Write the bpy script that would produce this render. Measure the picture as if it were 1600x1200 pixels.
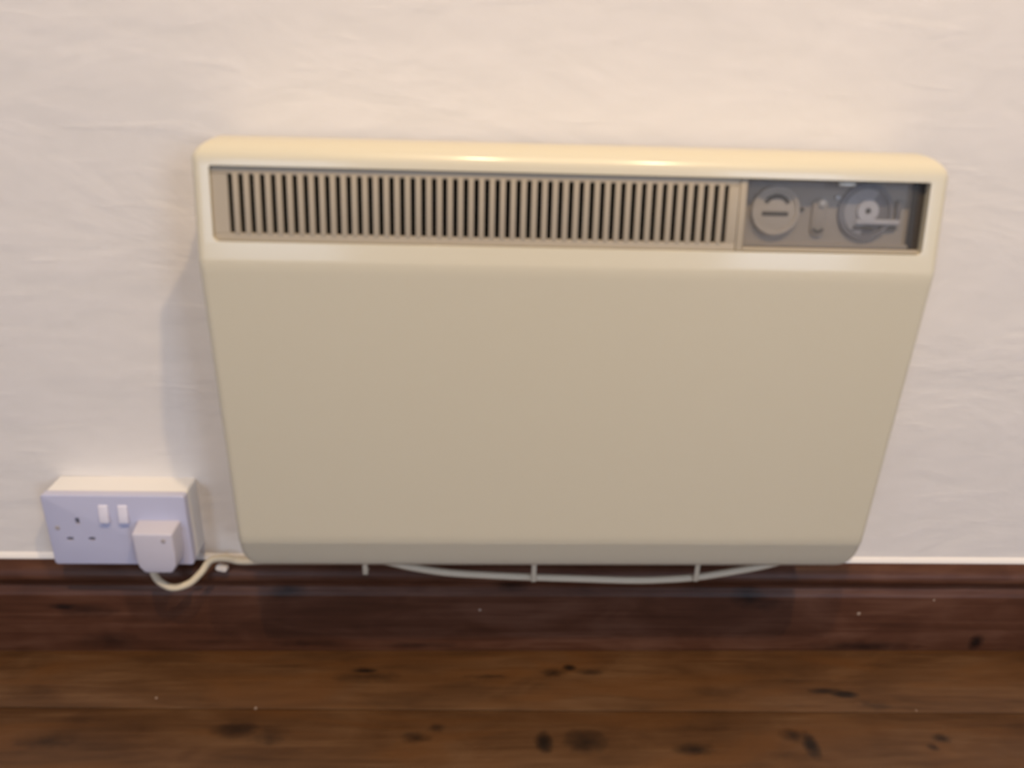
import bpy, bmesh, math, random
from mathutils import Vector, Matrix, noise
random.seed(4)
for o in list(bpy.data.objects):
    bpy.data.objects.remove(o)
scn = bpy.context.scene
COL = scn.collection
R = math.radians

# ------------------------------------------------------------------ camera
FPX, PITCH, YAW, ROLL = 1235.14, R(23.37), R(3.0), R(2.12)
CAM = Vector((0.0, -0.75631, 0.66589))
fw = Vector((math.sin(YAW)*math.cos(PITCH), math.cos(YAW)*math.cos(PITCH), -math.sin(PITCH)))
r0 = Vector((math.cos(YAW), -math.sin(YAW), 0))
u0 = r0.cross(fw)
rt = math.cos(ROLL)*r0 + math.sin(ROLL)*u0
up = -math.sin(ROLL)*r0 + math.cos(ROLL)*u0
cd = bpy.data.cameras.new('camera')
cam = bpy.data.objects.new('camera', cd); COL.objects.link(cam)
cam.matrix_world = Matrix(((rt.x, up.x, -fw.x, CAM.x), (rt.y, up.y, -fw.y, CAM.y), (rt.z, up.z, -fw.z, CAM.z), (0, 0, 0, 1)))
cd.sensor_width = 36; cd.lens = FPX/1600*36
cd.clip_start = .02; cd.clip_end = 50
cd.dof.use_dof = True                       # the hand-held photo is out of focus
cd.dof.focus_distance = 9.0
cd.dof.aperture_fstop = cd.lens/4.2
scn.camera = cam

# ------------------------------------------------------------------ world, light, exposure
w = bpy.data.worlds.new('world'); scn.world = w; w.use_nodes = True
w.node_tree.nodes['Background'].inputs[0].default_value = (.62, .74, 1, 1)
w.node_tree.nodes['Background'].inputs[1].default_value = .6

def area(name, loc, rot, sx, sy, energy, col):
    l = bpy.data.lights.new(name, 'AREA'); l.shape = 'RECTANGLE'; l.size = sx; l.size_y = sy
    l.energy = energy; l.color = col
    o = bpy.data.objects.new(name, l); COL.objects.link(o); o.location = loc; o.rotation_euler = rot
    return o
def bulb(name, loc, energy, col, rad, cone=None, blend=.6, aim=None):
    l = bpy.data.lights.new(name, 'SPOT' if cone else 'POINT'); l.energy = energy; l.color = col
    l.shadow_soft_size = rad
    if cone:
        l.spot_size = cone; l.spot_blend = blend
    o = bpy.data.objects.new(name, l); COL.objects.link(o); o.location = loc
    if aim:
        o.rotation_euler = (Vector(aim)-Vector(loc)).to_track_quat('-Z', 'Y').to_euler()
    return o
COOL = (.62, .76, 1.0)
WARM = (1.0, .73, .42)
# daylight through the two windows in the wall behind the camera
area('daylight_window', (-1.45, -3.37, 1.35), (R(90), 0, 0), .9, 1.2, 25, COOL)
area('daylight_window', (1.95, -3.37, 1.35), (R(90), 0, 0), .9, 1.2, 33, COOL)
# warm downlights in the ceiling
bulb('downlight', (-.08, -1.05, 2.37), 88, WARM, .035, R(160), 1)
bulb('downlight', (.64, -1.05, 2.37), 88, WARM, .035, R(160), 1)
scn.view_settings.view_transform = 'Standard'
scn.view_settings.look = 'None'
scn.view_settings.gamma = 1
scn.view_settings.use_curve_mapping = False
scn.view_settings.exposure = -.02

# ------------------------------------------------------------------ materials
def mat(name, base, rough=.5, spec=.5, coat=0, coat_rough=.1):
    m = bpy.data.materials.new(name); m.use_nodes = True
    b = m.node_tree.nodes['Principled BSDF']
    b.inputs['Base Color'].default_value = (*base, 1)
    b.inputs['Roughness'].default_value = rough
    b.inputs['Specular IOR Level'].default_value = spec
    b.inputs['Coat Weight'].default_value = coat
    b.inputs['Coat Roughness'].default_value = coat_rough
    return m
class NT:
    def __init__(s, m):
        s.t = m.node_tree; s.b = s.t.nodes['Principled BSDF']
        s.pos = s.n('ShaderNodeNewGeometry').outputs['Position']
    def n(s, kind, **kw):
        x = s.t.nodes.new(kind)
        for k, v in kw.items(): setattr(x, k, v)
        return x
    def put(s, sock, v):
        if hasattr(v, 'links'): s.t.links.new(v, sock)
        elif v is not None: sock.default_value = v
    def math(s, op, a, b=None, c=None, clamp=False):
        x = s.n('ShaderNodeMath', operation=op, use_clamp=clamp)
        for i, v in enumerate((a, b, c)): s.put(x.inputs[i], v)
        return x.outputs[0]
    def mapv(s, v, scale=(1, 1, 1), loc=(0, 0, 0), rot=(0, 0, 0)):
        x = s.n('ShaderNodeMapping')
        s.put(x.inputs[0], v); x.inputs[1].default_value = loc; x.inputs[2].default_value = rot; x.inputs[3].default_value = scale
        return x.outputs[0]
    def noise(s, v, scale, detail=3, rough=.55, dist=0):
        x = s.n('ShaderNodeTexNoise'); s.put(x.inputs['Vector'], v)
        x.inputs['Scale'].default_value = scale; x.inputs['Detail'].default_value = detail
        x.inputs['Roughness'].default_value = rough; x.inputs['Distortion'].default_value = dist
        return x.outputs['Fac']
    def ramp(s, f, stops):
        x = s.n('ShaderNodeValToRGB'); s.put(x.inputs[0], f)
        e = x.color_ramp.elements
        while len(e) < len(stops): e.new(.5)
        for el, (p, c) in zip(e, stops):
            el.position = p; el.color = (*c, 1) if len(c) == 3 else c
        return x.outputs[0]
    def mix(s, f, a, b, mode='MIX'):
        x = s.n('ShaderNodeMix', data_type='RGBA', blend_type=mode)
        s.put(x.inputs[0], f); s.put(x.inputs[6], a if hasattr(a, 'links') else (*a, 1)); s.put(x.inputs[7], b if hasattr(b, 'links') else (*b, 1))
        return x.outputs[2]
    def bump(s, h, strength, dist):
        x = s.n('ShaderNodeBump'); x.inputs['Strength'].default_value = strength; x.inputs['Distance'].default_value = dist
        s.put(x.inputs['Height'], h); s.t.links.new(x.outputs[0], s.b.inputs['Normal'])

# painted, hand-trowelled plaster
M_plaster = mat('painted_plaster', (.80, .755, .72), .62, .3)
t = NT(M_plaster)
n1 = t.noise(t.mapv(t.pos, (5, 5, 9), rot=(0, R(14), 0)), 1.0, 4, .55, .6)
n2 = t.noise(t.mapv(t.pos, (14, 14, 34), rot=(0, R(-12), 0)), 1.0, 3, .5, .8)
n3 = t.noise(t.pos, 260, 2)
h = t.math('ADD', t.math('MULTIPLY', n1, 1.0), t.math('MULTIPLY', n2, .2))
n4 = t.noise(t.mapv(t.pos, (9, 9, 40), loc=(2, 0, 5), rot=(0, R(10), 0)), 1.0, 2, .5, .4)
h = t.math('ADD', h, t.math('MULTIPLY', t.ramp(n4, [(.60, (0, 0, 0)), (.74, (1, 1, 1))]), .09))
h = t.math('ADD', h, t.math('MULTIPLY', n3, .012))
t.bump(h, .5, .007)
t.put(t.b.inputs['Base Color'], t.mix(t.ramp(n2, [(.35, (0, 0, 0)), (.7, (1, 1, 1))]), (.750, .715, .682), (.780, .742, .710)))

def wood(name, knots, axis, dark, mid, light, rough, spec, gscale=1.0, coat=0.0, specks=(), blotch=None):
    """stained pine: grain runs along x; knots = (x, other, rx, ry, depth) at their places in the boards"""
    m = mat(name, mid, rough, spec, coat, .25); t = NT(m)
    sp = t.n('ShaderNodeSeparateXYZ'); t.put(sp.inputs[0], t.pos)
    X = sp.outputs[0]; O = sp.outputs[1] if axis == 'y' else sp.outputs[2]
    acc = None
    for (kx, ko, rx, ry, dep) in knots:
        dx = t.math('DIVIDE', t.math('SUBTRACT', X, kx), rx)
        dy = t.math('DIVIDE', t.math('SUBTRACT', O, ko), ry)
        d = t.math('SQRT', t.math('ADD', t.math('MULTIPLY', dx, dx), t.math('MULTIPLY', dy, dy)))
        k = t.math('MULTIPLY', t.math('SUBTRACT', 1.0, d, clamp=True), dep)
        acc = k if acc is None else t.math('MAXIMUM', acc, k)
    warp = t.noise(t.mapv(t.pos, (3, 14, 14)), 1.0, 3, .6)
    g1 = t.noise(t.mapv(t.pos, (5*gscale, 75, 75)), 1.0, 4, .6, 1.2)
    g2 = t.noise(t.mapv(t.pos, (9, 22, 22), loc=(3, 1, 2)), 1.0, 3, .55, .8)
    g3 = t.noise(t.mapv(t.pos, (14, 260, 260)), 1.0, 2, .5, .3)
    f = t.math('ADD', t.math('MULTIPLY', g1, .42), t.math('MULTIPLY', g2, .48))
    f = t.math('ADD', f, t.math('MULTIPLY', g3, .12))
    c = t.ramp(f, [(.36, dark), (.50, mid), (.64, light)])
    jit = t.noise(t.mapv(t.pos, (60, 90, 90)), 1.0, 3, .6)
    kf = t.math('MULTIPLY', t.math('SUBTRACT', t.math('ADD', acc, t.math('MULTIPLY', t.math('SUBTRACT', jit, .5), .5)), .1, clamp=True), 1.5, clamp=True)
    kf = t.math('MULTIPLY', kf, t.math('MINIMUM', t.math('MULTIPLY', acc, 6), 1.0))
    c = t.mix(kf, c, (dark[0]*.25, dark[1]*.3, dark[2]*.45))
    if blotch:
        bl = t.noise(t.mapv(t.pos, (5, 26, 26), loc=(7, 4, 1)), 1.0, 3, .55, 1.0)
        c = t.mix(t.math('MULTIPLY', t.ramp(bl, [(.46, (0, 0, 0)), (.66, (1, 1, 1))]), .7), c, blotch)
        c = t.mix(kf, c, (dark[0]*.25, dark[1]*.3, dark[2]*.45))
    for (kx, ko, r) in specks:
        dx = t.math('SUBTRACT', X, kx); dy = t.math('SUBTRACT', O, ko)
        d = t.math('SQRT', t.math('ADD', t.math('MULTIPLY', dx, dx), t.math('MULTIPLY', dy, dy)))
        c = t.mix(t.math('LESS_THAN', d, r), c, (.32, .24, .19))
    t.put(t.b.inputs['Base Color'], c)
    t.bump(t.math('ADD', g1, t.math('MULTIPLY', g3, .4)), .25, .0015)
    return m
fl_knots = [(-.1196, -.0508, .020, .006, .9), (-.115, -.060, .07, .014, .45), (.1164, -.046, .011, .007, 1), (.098, -.054, .022, .009, .55), (.140, -.054, .022, .008, .5), (.4258, -.088, .022, .007, 1), (.405, -.083, .03, .006, .6),
            (-.2418, -.135, .035, .014, .75), (-.205, -.142, .03, .02, .4), (-.054, -.146, .022, .010, .6), (-.034, -.133, .014, .010, .5), (.0786, -.153, .012, .020, .85), (.122, -.152, .032, .022, .6), (.359, -.158, .012, .024, .95), (.345, -.146, .02, .012, .7),
            (.2345, -.163, .03, .012, .65), (.505, -.150, .018, .009, .5), (.49, -.162, .01, .008, .6), (-.43, -.148, .05, .016, .4), (.455, -.104, .03, .012, .35), (.02, -.060, .04, .006, .4)]
sk_knots = [(-.459, .063, .022, .007, 1), (-.435, .058, .05, .014, .6), (-.4144, .014, .05, .020, .6), (-.207, .083, .03, .012, .7), (.0473, .092, .03, .012, .75), (.3254, .078, .028, .020, .8), (.345, .068, .04, .012, .5),
            (.6173, .013, .013, .016, 1), (.4789, .006, .09, .012, .7), (-.06, .008, .06, .008, .6), (-.30, .012, .05, .010, .4), (-.19, .010, .06, .008, .6)]
M_floor = wood('stained_floorboard', fl_knots, 'y', (.050, .022, .008), (.084, .039, .0155), (.125, .064, .029), .45, .3, specks=[(-.339, -.0905, .0014), (-.229, -.105, .0013), (.497, -.112, .001)], blotch=(.110, .046, .014))
M_skirt = wood('dark_stained_skirting', sk_knots, 'z', (.045, .0165, .008), (.074, .028, .0145), (.112, .050, .030), .42, .22, .6, specks=[(.462, .056, .0022), (.549, .076, .0014), (.011, .060, .0018)])
M_gap = mat('dusty_subfloor', (.06, .045, .033), .9, .2)

M_case = mat('cream_enamel', (.650, .600, .462), .42, .5, .4, .14)
t = NT(M_case); t.bump(t.noise(t.pos, 900, 2), .04, .0004)
M_grille = mat('taupe_plastic', (.40, .345, .265), .5, .4)
M_dark = mat('slot_shade_black', (.006, .005, .005), .9, .1)  # near-black colour stands in for the shade inside the slots
M_pocket_shade = mat('pocket_shade_brown', (.05, .042, .036), .7, .2)  # dark brown stands in for shade in the pocket's side gap
M_ctl = mat('grey_control_plastic', (.42, .37, .29), .5, .4)
M_dial = mat('pale_dial_plastic', (.58, .52, .41), .45, .4)
M_mark = mat('shade_and_mark_grey', (.10, .092, .075), .6, .3)  # dark marks; also paints the shade on dial and timer
M_timer = mat('timer_grey', (.22, .21, .20), .45, .4)
M_patch = mat('timer_pale_grey', (.40, .39, .37), .45, .4)
M_hub = mat('timer_white', (.62, .61, .59), .4, .4)
M_neon = mat('neon_lens', (.55, .54, .48), .25, .5)
M_white = mat('cool_white_plastic', (.51, .52, .68), .32, .5)
M_box = mat('white_pattress_plastic', (.79, .775, .765), .38, .5)
M_switch = mat('switch_white', (.74, .72, .82), .3, .5)
M_hole = mat('pin_hole', (.10, .09, .10), .8, .2)
M_screw = mat('screw_metal', (.40, .36, .36), .4, .5)
M_plug = mat('plug_white', (.57, .55, .63), .38, .5)
M_cord = mat('white_pvc_cord', (.60, .535, .41), .45, .4)
M_clip = mat('white_clip', (.72, .66, .60), .45, .4)
M_caulk = mat('white_paint_bead', (.82, .78, .74), .5, .4)
# clear plastic flap
M_flap = bpy.data.materials.new('clear_smoky_plastic'); M_flap.use_nodes = True
nt = M_flap.node_tree; nt.nodes.clear()
out = nt.nodes.new('ShaderNodeOutputMaterial'); mx = nt.nodes.new('ShaderNodeMixShader'); tr = nt.nodes.new('ShaderNodeBsdfTransparent')
gl = nt.nodes.new('ShaderNodeBsdfPrincipled'); mx.inputs[0].default_value = .07
tr.inputs[0].default_value = (.86, .86, .88, 1)
gl.inputs['Base Color'].default_value = (.40, .39, .37, 1); gl.inputs['Roughness'].default_value = .22
nt.links.new(tr.outputs[0], mx.inputs[1]); nt.links.new(gl.outputs[0], mx.inputs[2]); nt.links.new(mx.outputs[0], out.inputs[0])

# ------------------------------------------------------------------ mesh helpers
def obj(name, bm, m, parent=None, smooth=True, angle=40):
    bmesh.ops.recalc_face_normals(bm, faces=bm.faces[:])
    me = bpy.data.meshes.new(name); bm.to_mesh(me); bm.free()
    me.materials.append(m)
    if smooth:
        for p in me.polygons: p.use_smooth = True
        me.set_sharp_from_angle(angle=R(angle))
    o = bpy.data.objects.new(name, me); COL.objects.link(o)
    if parent: o.parent = parent
    return o
def empty(name, loc, rot=(0, 0, 0)):
    o = bpy.data.objects.new(name, None); COL.objects.link(o); o.location = loc; o.rotation_euler = rot
    o.empty_display_size = .05
    return o
def tag(o, label=None, cat=None, group=None, kind=None):
    if label: o['label'] = label
    if cat: o['category'] = cat
    if group: o['group'] = group
    if kind: o['kind'] = kind
    return o
def box(x0, x1, y0, y1, z0, z1, bev=0, seg=2, bm=None, M=None):
    b2 = bmesh.new()
    bmesh.ops.create_cube(b2, size=1)
    for v in b2.verts:
        v.co = Vector(((x0+x1)/2+v.co.x*(x1-x0), (y0+y1)/2+v.co.y*(y1-y0), (z0+z1)/2+v.co.z*(z1-z0)))
    if bev: bmesh.ops.bevel(b2, geom=b2.edges[:], offset=bev, segments=seg, profile=.5, affect='EDGES')
    if M: b2.transform(M)
    return b2
def merge(*bms):
    a = bms[0]
    for b in bms[1:]:
        me = bpy.data.meshes.new('tmp'); b.to_mesh(me); b.free(); a.from_mesh(me); bpy.data.meshes.remove(me)
    return a
def prism(poly, depth0, depth1, axes, bev=0, seg=2, M=None):
    """poly of (u, v) extruded along third axis; axes maps (u, v, d) -> Vector"""
    bm = bmesh.new()
    a = [bm.verts.new(axes(u, v, depth0)) for u, v in poly]
    b = [bm.verts.new(axes(u, v, depth1)) for u, v in poly]
    n = len(poly)
    bm.faces.new(a[::-1]); cap = bm.faces.new(b)
    for i in range(n): bm.faces.new((a[i], a[(i+1) % n], b[(i+1) % n], b[i]))
    bmesh.ops.recalc_face_normals(bm, faces=bm.faces[:])
    if bev:
        bmesh.ops.bevel(bm, geom=list(cap.edges), offset=bev, segments=seg, profile=.5, affect='EDGES')
    if M: bm.transform(M)
    return bm
def rrect(x0, x1, y0, y1, rr, seg=6):
    """rounded rectangle; rr = radii (bl, br, tr, tl)"""
    pts = []
    for (cx, cy, r, a0) in ((x0+rr[0], y0+rr[0], rr[0], 180), (x1-rr[1], y0+rr[1], rr[1], 270), (x1-rr[2], y1-rr[2], rr[2], 0), (x0+rr[3], y1-rr[3], rr[3], 90)):
        for k in range(seg+1):
            a = R(a0+90*k/seg); pts.append((cx+r*math.cos(a), cy+r*math.sin(a)))
    return pts
def circle(r, n=40, cx=0, cy=0):
    return [(cx+r*math.cos(2*math.pi*k/n), cy+r*math.sin(2*math.pi*k/n)) for k in range(n)]
def cut(o, cutters):
    """boolean difference, applied; the cutters are removed"""
    for c in cutters:
        md = o.modifiers.new('b', 'BOOLEAN'); md.object = c; md.operation = 'DIFFERENCE'; md.solver = 'EXACT'
    dg = bpy.context.evaluated_depsgraph_get(); dg.update()
    me = bpy.data.meshes.new_from_object(o.evaluated_get(dg))
    o.modifiers.clear(); old = o.data; o.data = me; bpy.data.meshes.remove(old)
    for c in cutters: bpy.data.objects.remove(c)
    for p in me.polygons: p.use_smooth = True
    me.set_sharp_from_angle(angle=R(40))
def tube(pts, rad, n=12, sub=8):
    """round cord through the points (Catmull-Rom)"""
    P = [Vector(p) for p in pts]; P = [P[0]*2-P[1]] + P + [P[-1]*2-P[-2]]
    path = []
    for i in range(1, len(P)-2):
        for k in range(sub):
            s = k/sub; a, b, c, d = P[i-1:i+3]
            path.append(.5*((2*b)+(c-a)*s+(2*a-5*b+4*c-d)*s*s+(3*b-a-3*c+d)*s**3))
    path.append(P[-2])
    bm = bmesh.new(); rings = []; nrm = Vector((0, 1, .01)).normalized()
    for i, p in enumerate(path):
        tg = (path[min(i+1, len(path)-1)]-path[max(i-1, 0)]).normalized()
        nrm = (nrm-tg*nrm.dot(tg)).normalized(); bi = tg.cross(nrm)
        rings.append([bm.verts.new(p+rad*(math.cos(2*math.pi*k/n)*nrm+math.sin(2*math.pi*k/n)*bi)) for k in range(n)])
    for a, b in zip(rings, rings[1:]):
        for k in range(n): bm.faces.new((a[k], a[(k+1) % n], b[(k+1) % n], b[k]))
    bm.faces.new(rings[0][::-1]); bm.faces.new(rings[-1])
    return bm

# ------------------------------------------------------------------ the room
X0, X1, YB, ZC = -2.30, 2.70, -3.4, 2.4
# uneven plaster wall behind the heater
bm = bmesh.new(); NX, NZ = 180, 110
grid = []
for j in range(NZ+1):
    row = []
    for i in range(NX+1):
        x = X0+(X1-X0)*i/NX; z = ZC*j/NZ
        d = noise.noise(Vector((x*3.1, 3, z*3.7)))*.0022 + noise.noise(Vector((x*9, 7, z*12)))*.0007
        d *= min(1, max(0, (z-.10)/.12))
        row.append(bm.verts.new((x, d, z)))
    grid.append(row)
for j in range(NZ):
    for i in range(NX): bm.faces.new((grid[j][i], grid[j][i+1], grid[j+1][i+1], grid[j+1][i]))
bk = [bm.verts.new((x, .12, z)) for x, z in ((X0, 0), (X1, 0), (X1, ZC), (X0, ZC))]
bm.faces.new(bk)
bm.faces.new([*grid[0], bk[1], bk[0]]); bm.faces.new([*grid[-1], bk[2], bk[3]])
bm.faces.new([r[0] for r in grid]+[bk[3], bk[0]]); bm.faces.new([r[-1] for r in grid]+[bk[2], bk[1]])
tag(obj('wall_back', bm, M_plaster, angle=60), 'off-white painted plaster wall with trowel marks behind the heater', 'wall', kind='structure')
tag(obj('wall_left', box(X0-.1, X0, YB, 0, 0, ZC), M_plaster), 'off-white plaster side wall beyond the socket', 'wall', kind='structure')
tag(obj('wall_right', box(X1, X1+.1, YB, 0, 0, ZC), M_plaster), 'off-white plaster side wall beyond the control end of the heater', 'wall', kind='structure')
WIN = ((-1.92, -.98), (1.48, 2.42)); WZ = (.72, 1.98)
wr = merge(box(X0, X1, YB-.1, YB, 0, WZ[0]), box(X0, X1, YB-.1, YB, WZ[1], ZC), box(X0, WIN[0][0], YB-.1, YB, *WZ), box(WIN[0][1], WIN[1][0], YB-.1, YB, *WZ), box(WIN[1][1], X1, YB-.1, YB, *WZ))
tag(obj('wall_front', wr, M_plaster), 'off-white plaster wall with two windows facing the heater', 'wall', kind='structure')
M_frame = mat('white_window_paint', (.75, .75, .73), .4)
for i, (a, b) in enumerate(WIN):
    mid = (a+b)/2; ya, yb = YB-.08, YB-.03
    fr = merge(box(a, a+.05, ya, yb, *WZ), box(b-.05, b, ya, yb, *WZ), box(a+.05, b-.05, ya, yb, WZ[0], WZ[0]+.05), box(a+.05, b-.05, ya, yb, WZ[1]-.05, WZ[1]), box(mid-.02, mid+.02, ya, yb, WZ[0]+.05, WZ[1]-.05))
    tag(obj('window_%d' % (i+1), fr, M_frame), 'white painted window frame in the wall facing the heater', 'window', 'windows facing the heater', 'structure')
tag(obj('ceiling', box(X0, X1, YB, 0, ZC, ZC+.1), M_plaster), 'off-white plaster ceiling of the room', 'ceiling', kind='structure')

# floor: dark base with separate boards, running very slightly out of square with the wall
fl = tag(obj('floor', box(X0, X1, YB, .1, -.06, -.02), M_gap), 'dark-stained pine floorboards with knots below the skirting', 'floor', kind='structure')
PW = .0935; JY = -.1097; SL = -.0125
rng = random.Random(2)
for k in range(34):
    y1 = JY+PW*(1-k)-.0006; y0 = JY-PW*k+.0006
    if y1 > .0: y1 = min(y1, .0)
    b = box(X0+.03, X1-.03, y0, y1, -.02, -.0001*rng.random()*3, .0012, 2)
    for v in b.verts: v.co.y += SL*(v.co.x-.047) if k else (SL*(v.co.x-.047) if v.co.y < -.05 else 0)
    if y0 < YB+.03: b.free(); break
    obj('floorboard', b, M_floor, fl)

# moulded skirting board
sp = [(0, 0), (-.018, 0), (-.018, .0785), (-.0176, .0800), (-.0130, .0850), (-.0115, .0870), (-.0113, .0920), (-.0125, .0945), (-.0155, .0965), (-.0168, .0995), (-.0166, .1030),
      (-.0148, .1075), (-.0115, .1118), (-.0075, .1150), (-.0035, .1168), (0, .1174)]
bb = prism(sp, X0, X1, lambda u, v, d: Vector((d, u, v)))
skb = tag(obj('baseboard_back', bb, M_skirt, angle=50), 'dark brown stained wooden skirting board with moulded top under the heater', 'skirting board', kind='structure')
# bead of white paint where wall meets the skirting
bd = prism([(0, .1165), (-.0025, .1168), (-.0032, .1178), (-.0026, .1200), (-.0010, .1235), (.001, .1245)], X0, X1, lambda u, v, d: Vector((d, u, v)))
tag(obj('trim_1', bd, M_caulk), 'white painted bead where plaster meets the skirting', 'trim', kind='structure')

# ------------------------------------------------------------------ panel heater
W2 = .6288/2
H = empty('panel_heater', (.0850, 0, .1714), (0, R(-.26), 0))
tag(H, 'cream wall-mounted electric panel heater with slotted grille and control pocket', 'heater')
Z = lambda z: z-.170
prof = [(-.015, Z(.1715)), (-.078, Z(.1700)), (-.0845, Z(.1712)), (-.0872, Z(.1745)), (-.0972, Z(.2065)), (-.1077, Z(.491)), (-.0940, Z(.5680))]
prof += [(-.0934, Z(.5725)), (-.0912, Z(.5772)), (-.0872, Z(.5812)), (-.0815, Z(.5842)), (-.0745, Z(.5861)), (-.067, Z(.5868)), (-.056, Z(.5860)), (-.015, Z(.5795))]
# silhouette: side edge moves inward towards the top and bottom corners
def inset(z):
    r = .015; q = .021
    top, bot = Z(.5872), Z(.170)
    if z > top-r: d = z-(top-r); return r-math.sqrt(max(0, r*r-d*d))
    if z < bot+q: d = (bot+q)-z; return (q-math.sqrt(max(0, q*q-d*d)))*.85
    return 0
def lerp_profile():
    """profile resampled finely so that the corner curve is smooth"""
    out = []
    for (a, b) in zip(prof, prof[1:]):
        n = 1
        if abs(a[1]-b[1]) > .02: n = 14 if abs(a[1]-b[1]) < .05 else 30
        for k in range(n): out.append((a[0]+(b[0]-a[0])*k/n, a[1]+(b[1]-a[1])*k/n))
    out.append(prof[-1]); return out
pp = lerp_profile()
bm = bmesh.new(); RB = .0075
# cross-section columns: x offset from the side, and how far the skin rolls back there
cols = []
for k in range(6):
    a = R(90*k/5); cols.append((RB*(1-math.cos(a)), RB*(1-math.sin(a))))
rows = []
cx_, cz_ = -.045, Z(.375)
nP = len(pp)
def offs(i):
    a = Vector(pp[max(i-1, 0)]); b = Vector(pp[min(i+1, nP-1)])
    tg = (b-a).normalized(); return Vector((tg.y, -tg.x))     # towards the inside of the profile
verts = []
for i, (y, z) in enumerate(pp):
    nrm = offs(i); row = []
    if nrm.dot(Vector((cx_-y, cz_-z))) < 0: nrm = -nrm
    xe = W2-inset(z)
    for sgn in (-1, 1):
        seq = cols if sgn < 0 else cols[::-1]
        for (dx, dn) in seq:
            back = dn
            yy, zz = y+nrm.x*back, z+nrm.y*back
            if y > -.016: yy = y
            row.append(bm.verts.new((sgn*(xe-dx), yy, zz)))
    verts.append(row)
nC = len(verts[0])
for i in range(nP-1):
    for j in range(nC-1):
        bm.faces.new((verts[i][j], verts[i][j+1], verts[i+1][j+1], verts[i+1][j]))
# close back and both sides
bm.faces.new([*verts[0], *verts[-1][::-1]])
bm.faces.new([r[0] for r in verts]); bm.faces.new([r[-1] for r in verts])
bmesh.ops.remove_doubles(bm, verts=bm.verts[:], dist=1e-6)
case = obj('casing', bm, M_case, H, angle=24)
case.parent = None
# frame of the tilted top band: s up the band, n out of it
TY, TZ = .1674, .9859
OY, OZ = -.1045, Z(.5074)
def band(u, s, n): return Vector((u, OY+TY*s-TZ*n, OZ+TZ*s+TY*n))
OL, OR, OH = -.2995, .2978, .0602
cutter = obj('cutter', prism(rrect(OL, OR, 0, OH, (.005, .004, .0015, .002)), -.062, .03, band), M_case)
cut(case, [cutter])
case.parent = H
# round the rim of the opening a little
bmd = case.modifiers.new('rim', 'BEVEL'); bmd.width = .0016; bmd.segments = 3; bmd.limit_method = 'ANGLE'; bmd.angle_limit = R(55)

# added black block that paints the shade behind the grille
obj('slot_shade_block', prism(rrect(OL+.0004, OR-.0004, .0004, OH-.0004, (.004,)*4), -.0615, -.034, band), M_dark, H)
# slotted grille
GX1 = .1362
S0, S1 = .0071, .0540
first, last, NSL = -.2842, .1254, 48
pit = (last-first)/(NSL-1); sw = .0040
def bbox(u0, u1, s0, s1, n0, n1, bev=0, seg=2):
    return prism([(u0, s0), (u1, s0), (u1, s1), (u0, s1)], n0, n1, band, bev, seg)
gl_, gr_ = first-sw/2, last+sw/2
frame = merge(bbox(OL+.0003, GX1, .0003, S0, -.0075, -.0032, .0006), bbox(OL+.0003, GX1, S1, OH-.0003, -.0075, -.0032, .0006),
              bbox(OL+.0003, gl_, S0, S1, -.0075, -.0032), bbox(gr_, GX1, S0, S1, -.0075, -.0032, .0004))
grille = tag(obj('grille', frame, M_grille, H), 'taupe plastic grille surround')
sl = None
for k in range(NSL-1):
    c = first+pit*(k+.5)
    if sl is None:
        hw = (pit-sw)/2
        bm = prism([(-hw, S0-.001), (hw, S0-.001), (hw, S1+.001), (-hw, S1+.001)], -.0062, -.0022, band, .0010, 2)
        sl = obj('slat', bm, M_grille, grille); o = sl
    else:
        o = sl.copy(); COL.objects.link(o); o.parent = grille
    o.location = (c, 0, 0)

# control pocket
PX0, PX1 = GX1+.0004, .2918
pan = merge(bbox(PX0, PX0+.0062, .0003, OH-.0003, -.030, -.0034, .0006), bbox(PX0+.0062, PX1, .0003, OH-.0003, -.030, -.0175),
            bbox(PX0+.0062, PX1, .0042, .0075, -.0175, -.0125, .0006))
cp = tag(obj('control_panel', pan, M_ctl, H), 'grey control panel set back in the casing')
edge = obj('panel_bezel', bbox(PX0, PX0+.0060, .0005, OH-.0005, -.028, -.0030, .0006), M_grille, cp)
NP = -.0175
def disc(cx, cs, r, n0, n1, bev=.0006, nseg=48): return prism(circle(r, nseg, cx, cs), n0, n1, band, bev)
def ring(cx, cs, r0, r1, n0, n1, a0=0, a1=360, seg=40):
    full = a1-a0 >= 360
    bm = bmesh.new(); V = []
    m = seg if full else seg+1
    for k in range(m):
        a = R(a0+(a1-a0)*k/seg); c, s = math.cos(a), math.sin(a)
        V.append([bm.verts.new(band(cx+r*c, cs+r*s, n)) for r, n in ((r0, n0), (r0, n1), (r1, n1), (r1, n0))])
    for k in range(m if full else m-1):
        A, B = V[k], V[(k+1) % m]
        for q in range(4): bm.faces.new((A[q], A[(q+1) % 4], B[(q+1) % 4], B[q]))
    if not full: bm.faces.new(V[0]); bm.faces.new(V[-1][::-1])
    return bm
obj('pocket_ledge', prism([(PX0+.0064, .0004), (OR-.0006, .0004), (OR-.0006, .0040), (PX0+.0064, .0040)], -.0120, -.0035, band, .0015), M_grille, cp)
obj('pocket_shade', bbox(PX1+.0003, OR-.0003, .0045, OH-.0004, -.0330, -.0075), M_pocket_shade, cp)  # added dark strip, painting the shaded gap beside the controls
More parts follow.
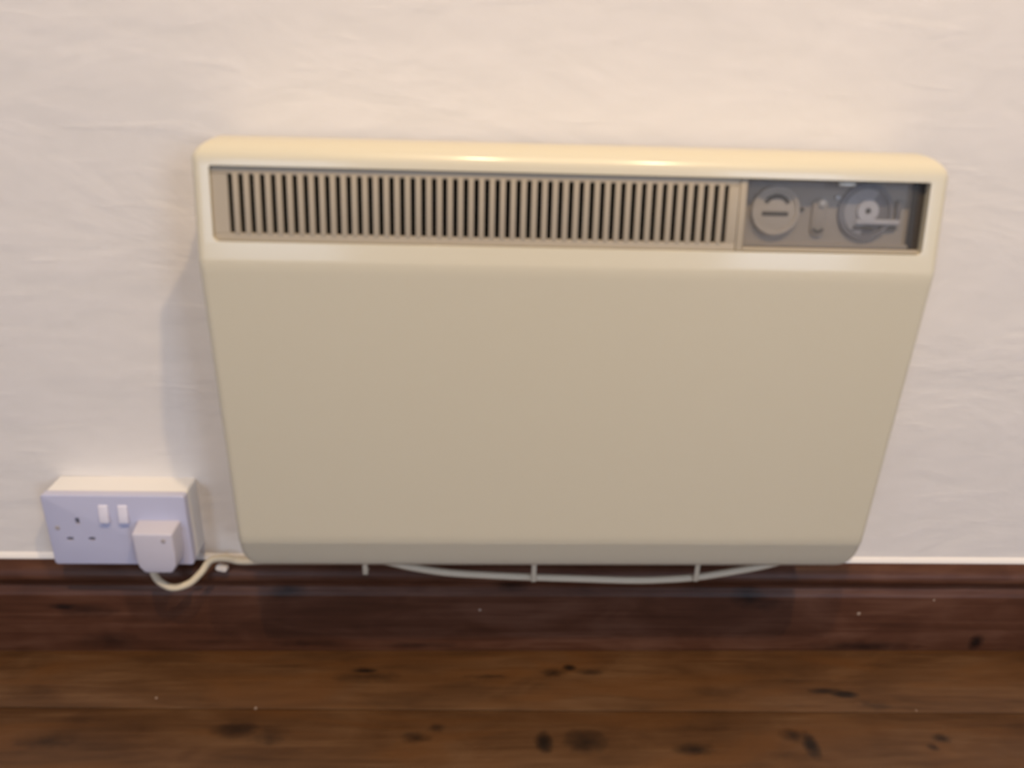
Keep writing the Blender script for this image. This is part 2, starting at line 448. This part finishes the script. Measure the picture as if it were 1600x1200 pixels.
# thermostat dial
dx, ds = .1722, .0345
dial = obj('thermostat_dial', merge(disc(dx, ds, .0208, NP, -.0135, .001), ring(dx, ds, .0178, .0203, -.0136, -.0122)), M_dial, cp)
obj('dial_arc', ring(dx+.0005, ds+.001, .0092, .0130, -.0140, -.0131, 28, 152, 18), M_mark, dial)  # dark arc and bar paint the shading of the dial's grooves
obj('dial_bar', bbox(dx-.0118, dx+.0112, ds-.0046, ds-.0008, -.0140, -.0131, .0004), M_mark, dial)
obj('dial_pointer', disc(.1963, .0358, .0020, NP, -.0160, .0004, 16), M_mark, cp)
# rocker with neon
rk = obj('rocker_switch', merge(prism(rrect(.2050, .2180, .0135, .0460, (.006,)*4), NP, -.0148, band, .0009),), M_ctl, cp)
obj('neon_lamp', disc(.2124, .0415, .0034, -.0150, -.0130, .0008, 20), M_neon, rk)
obj('rocker_recess', ring(.2110, .0215, .0030, .0055, -.0150, -.0142, 200, 340, 12), M_mark, rk)
obj('screw', disc(.2264, .0462, .0028, NP, -.0155, .0006, 18), M_neon, cp)
# timer clock
tx, ts = .2520, .0350
tm = obj('timer_dial', merge(disc(tx, ts, .0245, NP, -.0160, .001), ring(tx, ts, .0205, .0240, -.0161, -.0146)), M_timer, cp)
obj('timer_bright_patch', merge(ring(tx, ts, .0085, .0195, -.0161, -.0150, 60, 262, 24)), M_patch, tm)  # pale arc paints the bright reflection on the clock
obj('timer_hub', merge(ring(tx+.0008, ts+.0008, .0026, .0092, -.0160, -.0128), bbox(tx-.0085, tx+.0300, ts-.0105, ts-.0062, -.0158, -.0132, .0006)), M_hub, tm)
obj('timer_spindle', disc(tx+.0008, ts+.0008, .0027, -.0160, -.0140, .0003, 18), M_mark, tm)
obj('timer_lever', merge(bbox(tx+.0265, tx+.0300, ts-.0060, ts+.0100, -.0160, -.0138, .0004)), M_timer, tm)
obj('timer_shade_bars', merge(bbox(tx-.010, tx+.0080, ts-.0150, ts-.0120, -.0158, -.0140), bbox(tx+.0130, tx+.0280, ts-.0150, ts-.0120, -.0170, -.0150)), M_mark, tm)  # dark bars paint the shading low on the clock
# clear lift-up flap over the pocket
fp = merge(bbox(PX0+.0066, PX1-.001, .0040, OH-.0012, -.0062, -.0050, .0003))
flap = tag(obj('clear_flap', fp, M_flap, H), 'clear smoky plastic flap over the controls')
obj('flap_tab', bbox(.2205, .2345, OH-.0042, OH-.0014, -.0050, -.0032, .0005), M_neon, flap)
# brackets holding the casing off the wall, and hooks below it that carry the cord
for x in (-.20, .20):
    obj('wall_bracket', box(x-.02, x+.02, -.018, .0005, Z(.24), Z(.50), .001), M_case, H)
for (x, zb_) in ((-.1112, .1445), (.0668, .1352), (.2423, .1360)):
    xl = x-.0850
    hk = merge(box(xl-.0026, xl+.0026, -.0665, -.0650, Z(zb_), Z(.1755), .0006), box(xl-.0026, xl+.0026, -.0665, -.0545, Z(zb_), Z(zb_)+.0016, .0006))
    obj('cable_hook', hk, M_cord, H)

# ------------------------------------------------------------------ double socket
SX, SZ, SY = -.4441, .13695, -.03945
S = tag(empty('double_socket', (SX, 0, SZ)), 'white double wall socket on a raised box just above the skirting', 'socket')
def sxz(u, v, d): return Vector((u, -d, v))
obj('back_box', prism(rrect(.0008, .1452, .0008, .0852, (.003,)*4), -.0005, .0305, sxz, .0004), M_box, S)
plate = obj('faceplate', prism(rrect(0, .146, 0, .086, (.0035,)*4), .0306, -SY, sxz, .0014, 3), M_white)
cs = []
for (u, v, a, b) in ((.0327, .0545, .0042, .0080), (.0216, .0327, .0068, .0042), (.0440, .0327, .0068, .0042)):
    cs.append(obj('c', box(u-a/2, u+a/2, SY-.005, SY+.0075, v-b/2, v+b/2), M_hole))
plate.location = (0, 0, 0)
cut(plate, cs); plate.parent = S
for (u, v, a, b) in ((.0327, .0545, .0042, .0080), (.0216, .0327, .0068, .0042), (.0440, .0327, .0068, .0042)):
    obj('pin_shutter', box(u-a/2+.0002, u+a/2-.0002, SY+.0030, SY+.0070, v-b/2+.0002, v+b/2-.0002), M_hole, plate)
for u in (.0110, .1367):
    obj('screw', prism(circle(.0026, 20, u, .0462), -SY-.0006, -SY+.0004, sxz, .0003), M_screw, plate)
for u in (.0575, .0772):
    rb = bmesh.new()
    # rocker wedge: proud at the foot, flush at the top
    pr = [(0, .0532), (.0040, .0548), (.0028, .064), (.0012, .0738), (0, .0748)]
    rb = prism(pr, u-.0004, u+.0092, lambda a, b, d: Vector((d, SY-a, b)))
    bmesh.ops.bevel(rb, geom=rb.edges[:], offset=.0005, segments=2, profile=.5, affect='EDGES')
    obj('rocker_switch', rb, M_switch, plate)

# ------------------------------------------------------------------ power cord with plug
PC = tag(empty('power_cord', (SX+.116, SY, SZ)), 'white mains cord with plug in the double socket, running under the heater', 'power cord')
PL = lambda q: [(a-SX-.116, b-SY, c-SZ) for a, b, c in q]
fo = [(-.0135, .0050), (.0150, .0050), (.0200, .0135), (.0212, .0260), (.0212, .0535), (-.0205, .0535), (-.0200, .0190), (-.0185, .0120)]
bm = bmesh.new()
fr_ = [bm.verts.new((u*.98, -.0215, v)) for u, v in fo]
bk_ = [bm.verts.new((u*1.06, -.0002, v+(.0030 if v > .04 else -.001))) for u, v in fo]
n = len(fo); bm.faces.new(fr_); bm.faces.new(bk_[::-1])
for i in range(n): bm.faces.new((fr_[i], bk_[i], bk_[(i+1) % n], fr_[(i+1) % n]))
bmesh.ops.recalc_face_normals(bm, faces=bm.faces[:])
bmesh.ops.bevel(bm, geom=[e for e in bm.edges if any(v.co.y < -.02 for v in e.verts)], offset=.0022, segments=3, profile=.5, affect='EDGES')
plug = tag(obj('plug', bm, M_plug, PC), 'white three-pin plug')
obj('screw', prism(circle(.0026, 20, .0112, .0452), .0214, .0219, sxz, .0002), M_screw, plug)
cord = [(-.3375, -.0500, .1450), (-.3372, -.0500, .1330), (-.3330, -.0480, .1205), (-.3215, -.0460, .1120), (-.3065, -.0400, .1130), (-.2950, -.0330, .1220), (-.2855, -.0250, .1325), (-.272, -.018, .1300),
        (-.257, -.0140, .1235), (-.225, -.022, .1305), (-.15, -.050, .1560), (-.10, -.060, .1600), (-.063, -.060, .1508), (-.0245, -.060, .1440), (.022, -.060, .1407), (.067, -.060, .1385), (.113, -.060, .1370), (.169, -.060, .1352), (.205, -.060, .1360), (.2426, -.060, .1393), (.280, -.060, .1465), (.3146, -.060, .1545), (.345, -.060, .1650), (.360, -.060, .1735)]
obj('cable', tube(PL(cord), .0039), M_cord, PC)

# cable clip on top of the skirting
ck = merge(prism(rrect(-.0065, .0065, -.0035, .0035, (.003,)*4), 0, .0075, lambda u, v, d: Vector((u, v, d)), .0015),
           prism(circle(.0017, 14, 0, 0), .0075, .0085, lambda u, v, d: Vector((u, v, d)), .0004))
ck.transform(Matrix.Rotation(R(70), 4, 'X') @ Matrix.Rotation(R(-12), 4, 'Z'))
clip = obj('cable_clip', ck, M_clip); clip.location = (-.2770, -.0150, .1165)
tag(clip, 'small white cable clip on the skirting beneath the cord', 'cable clip')
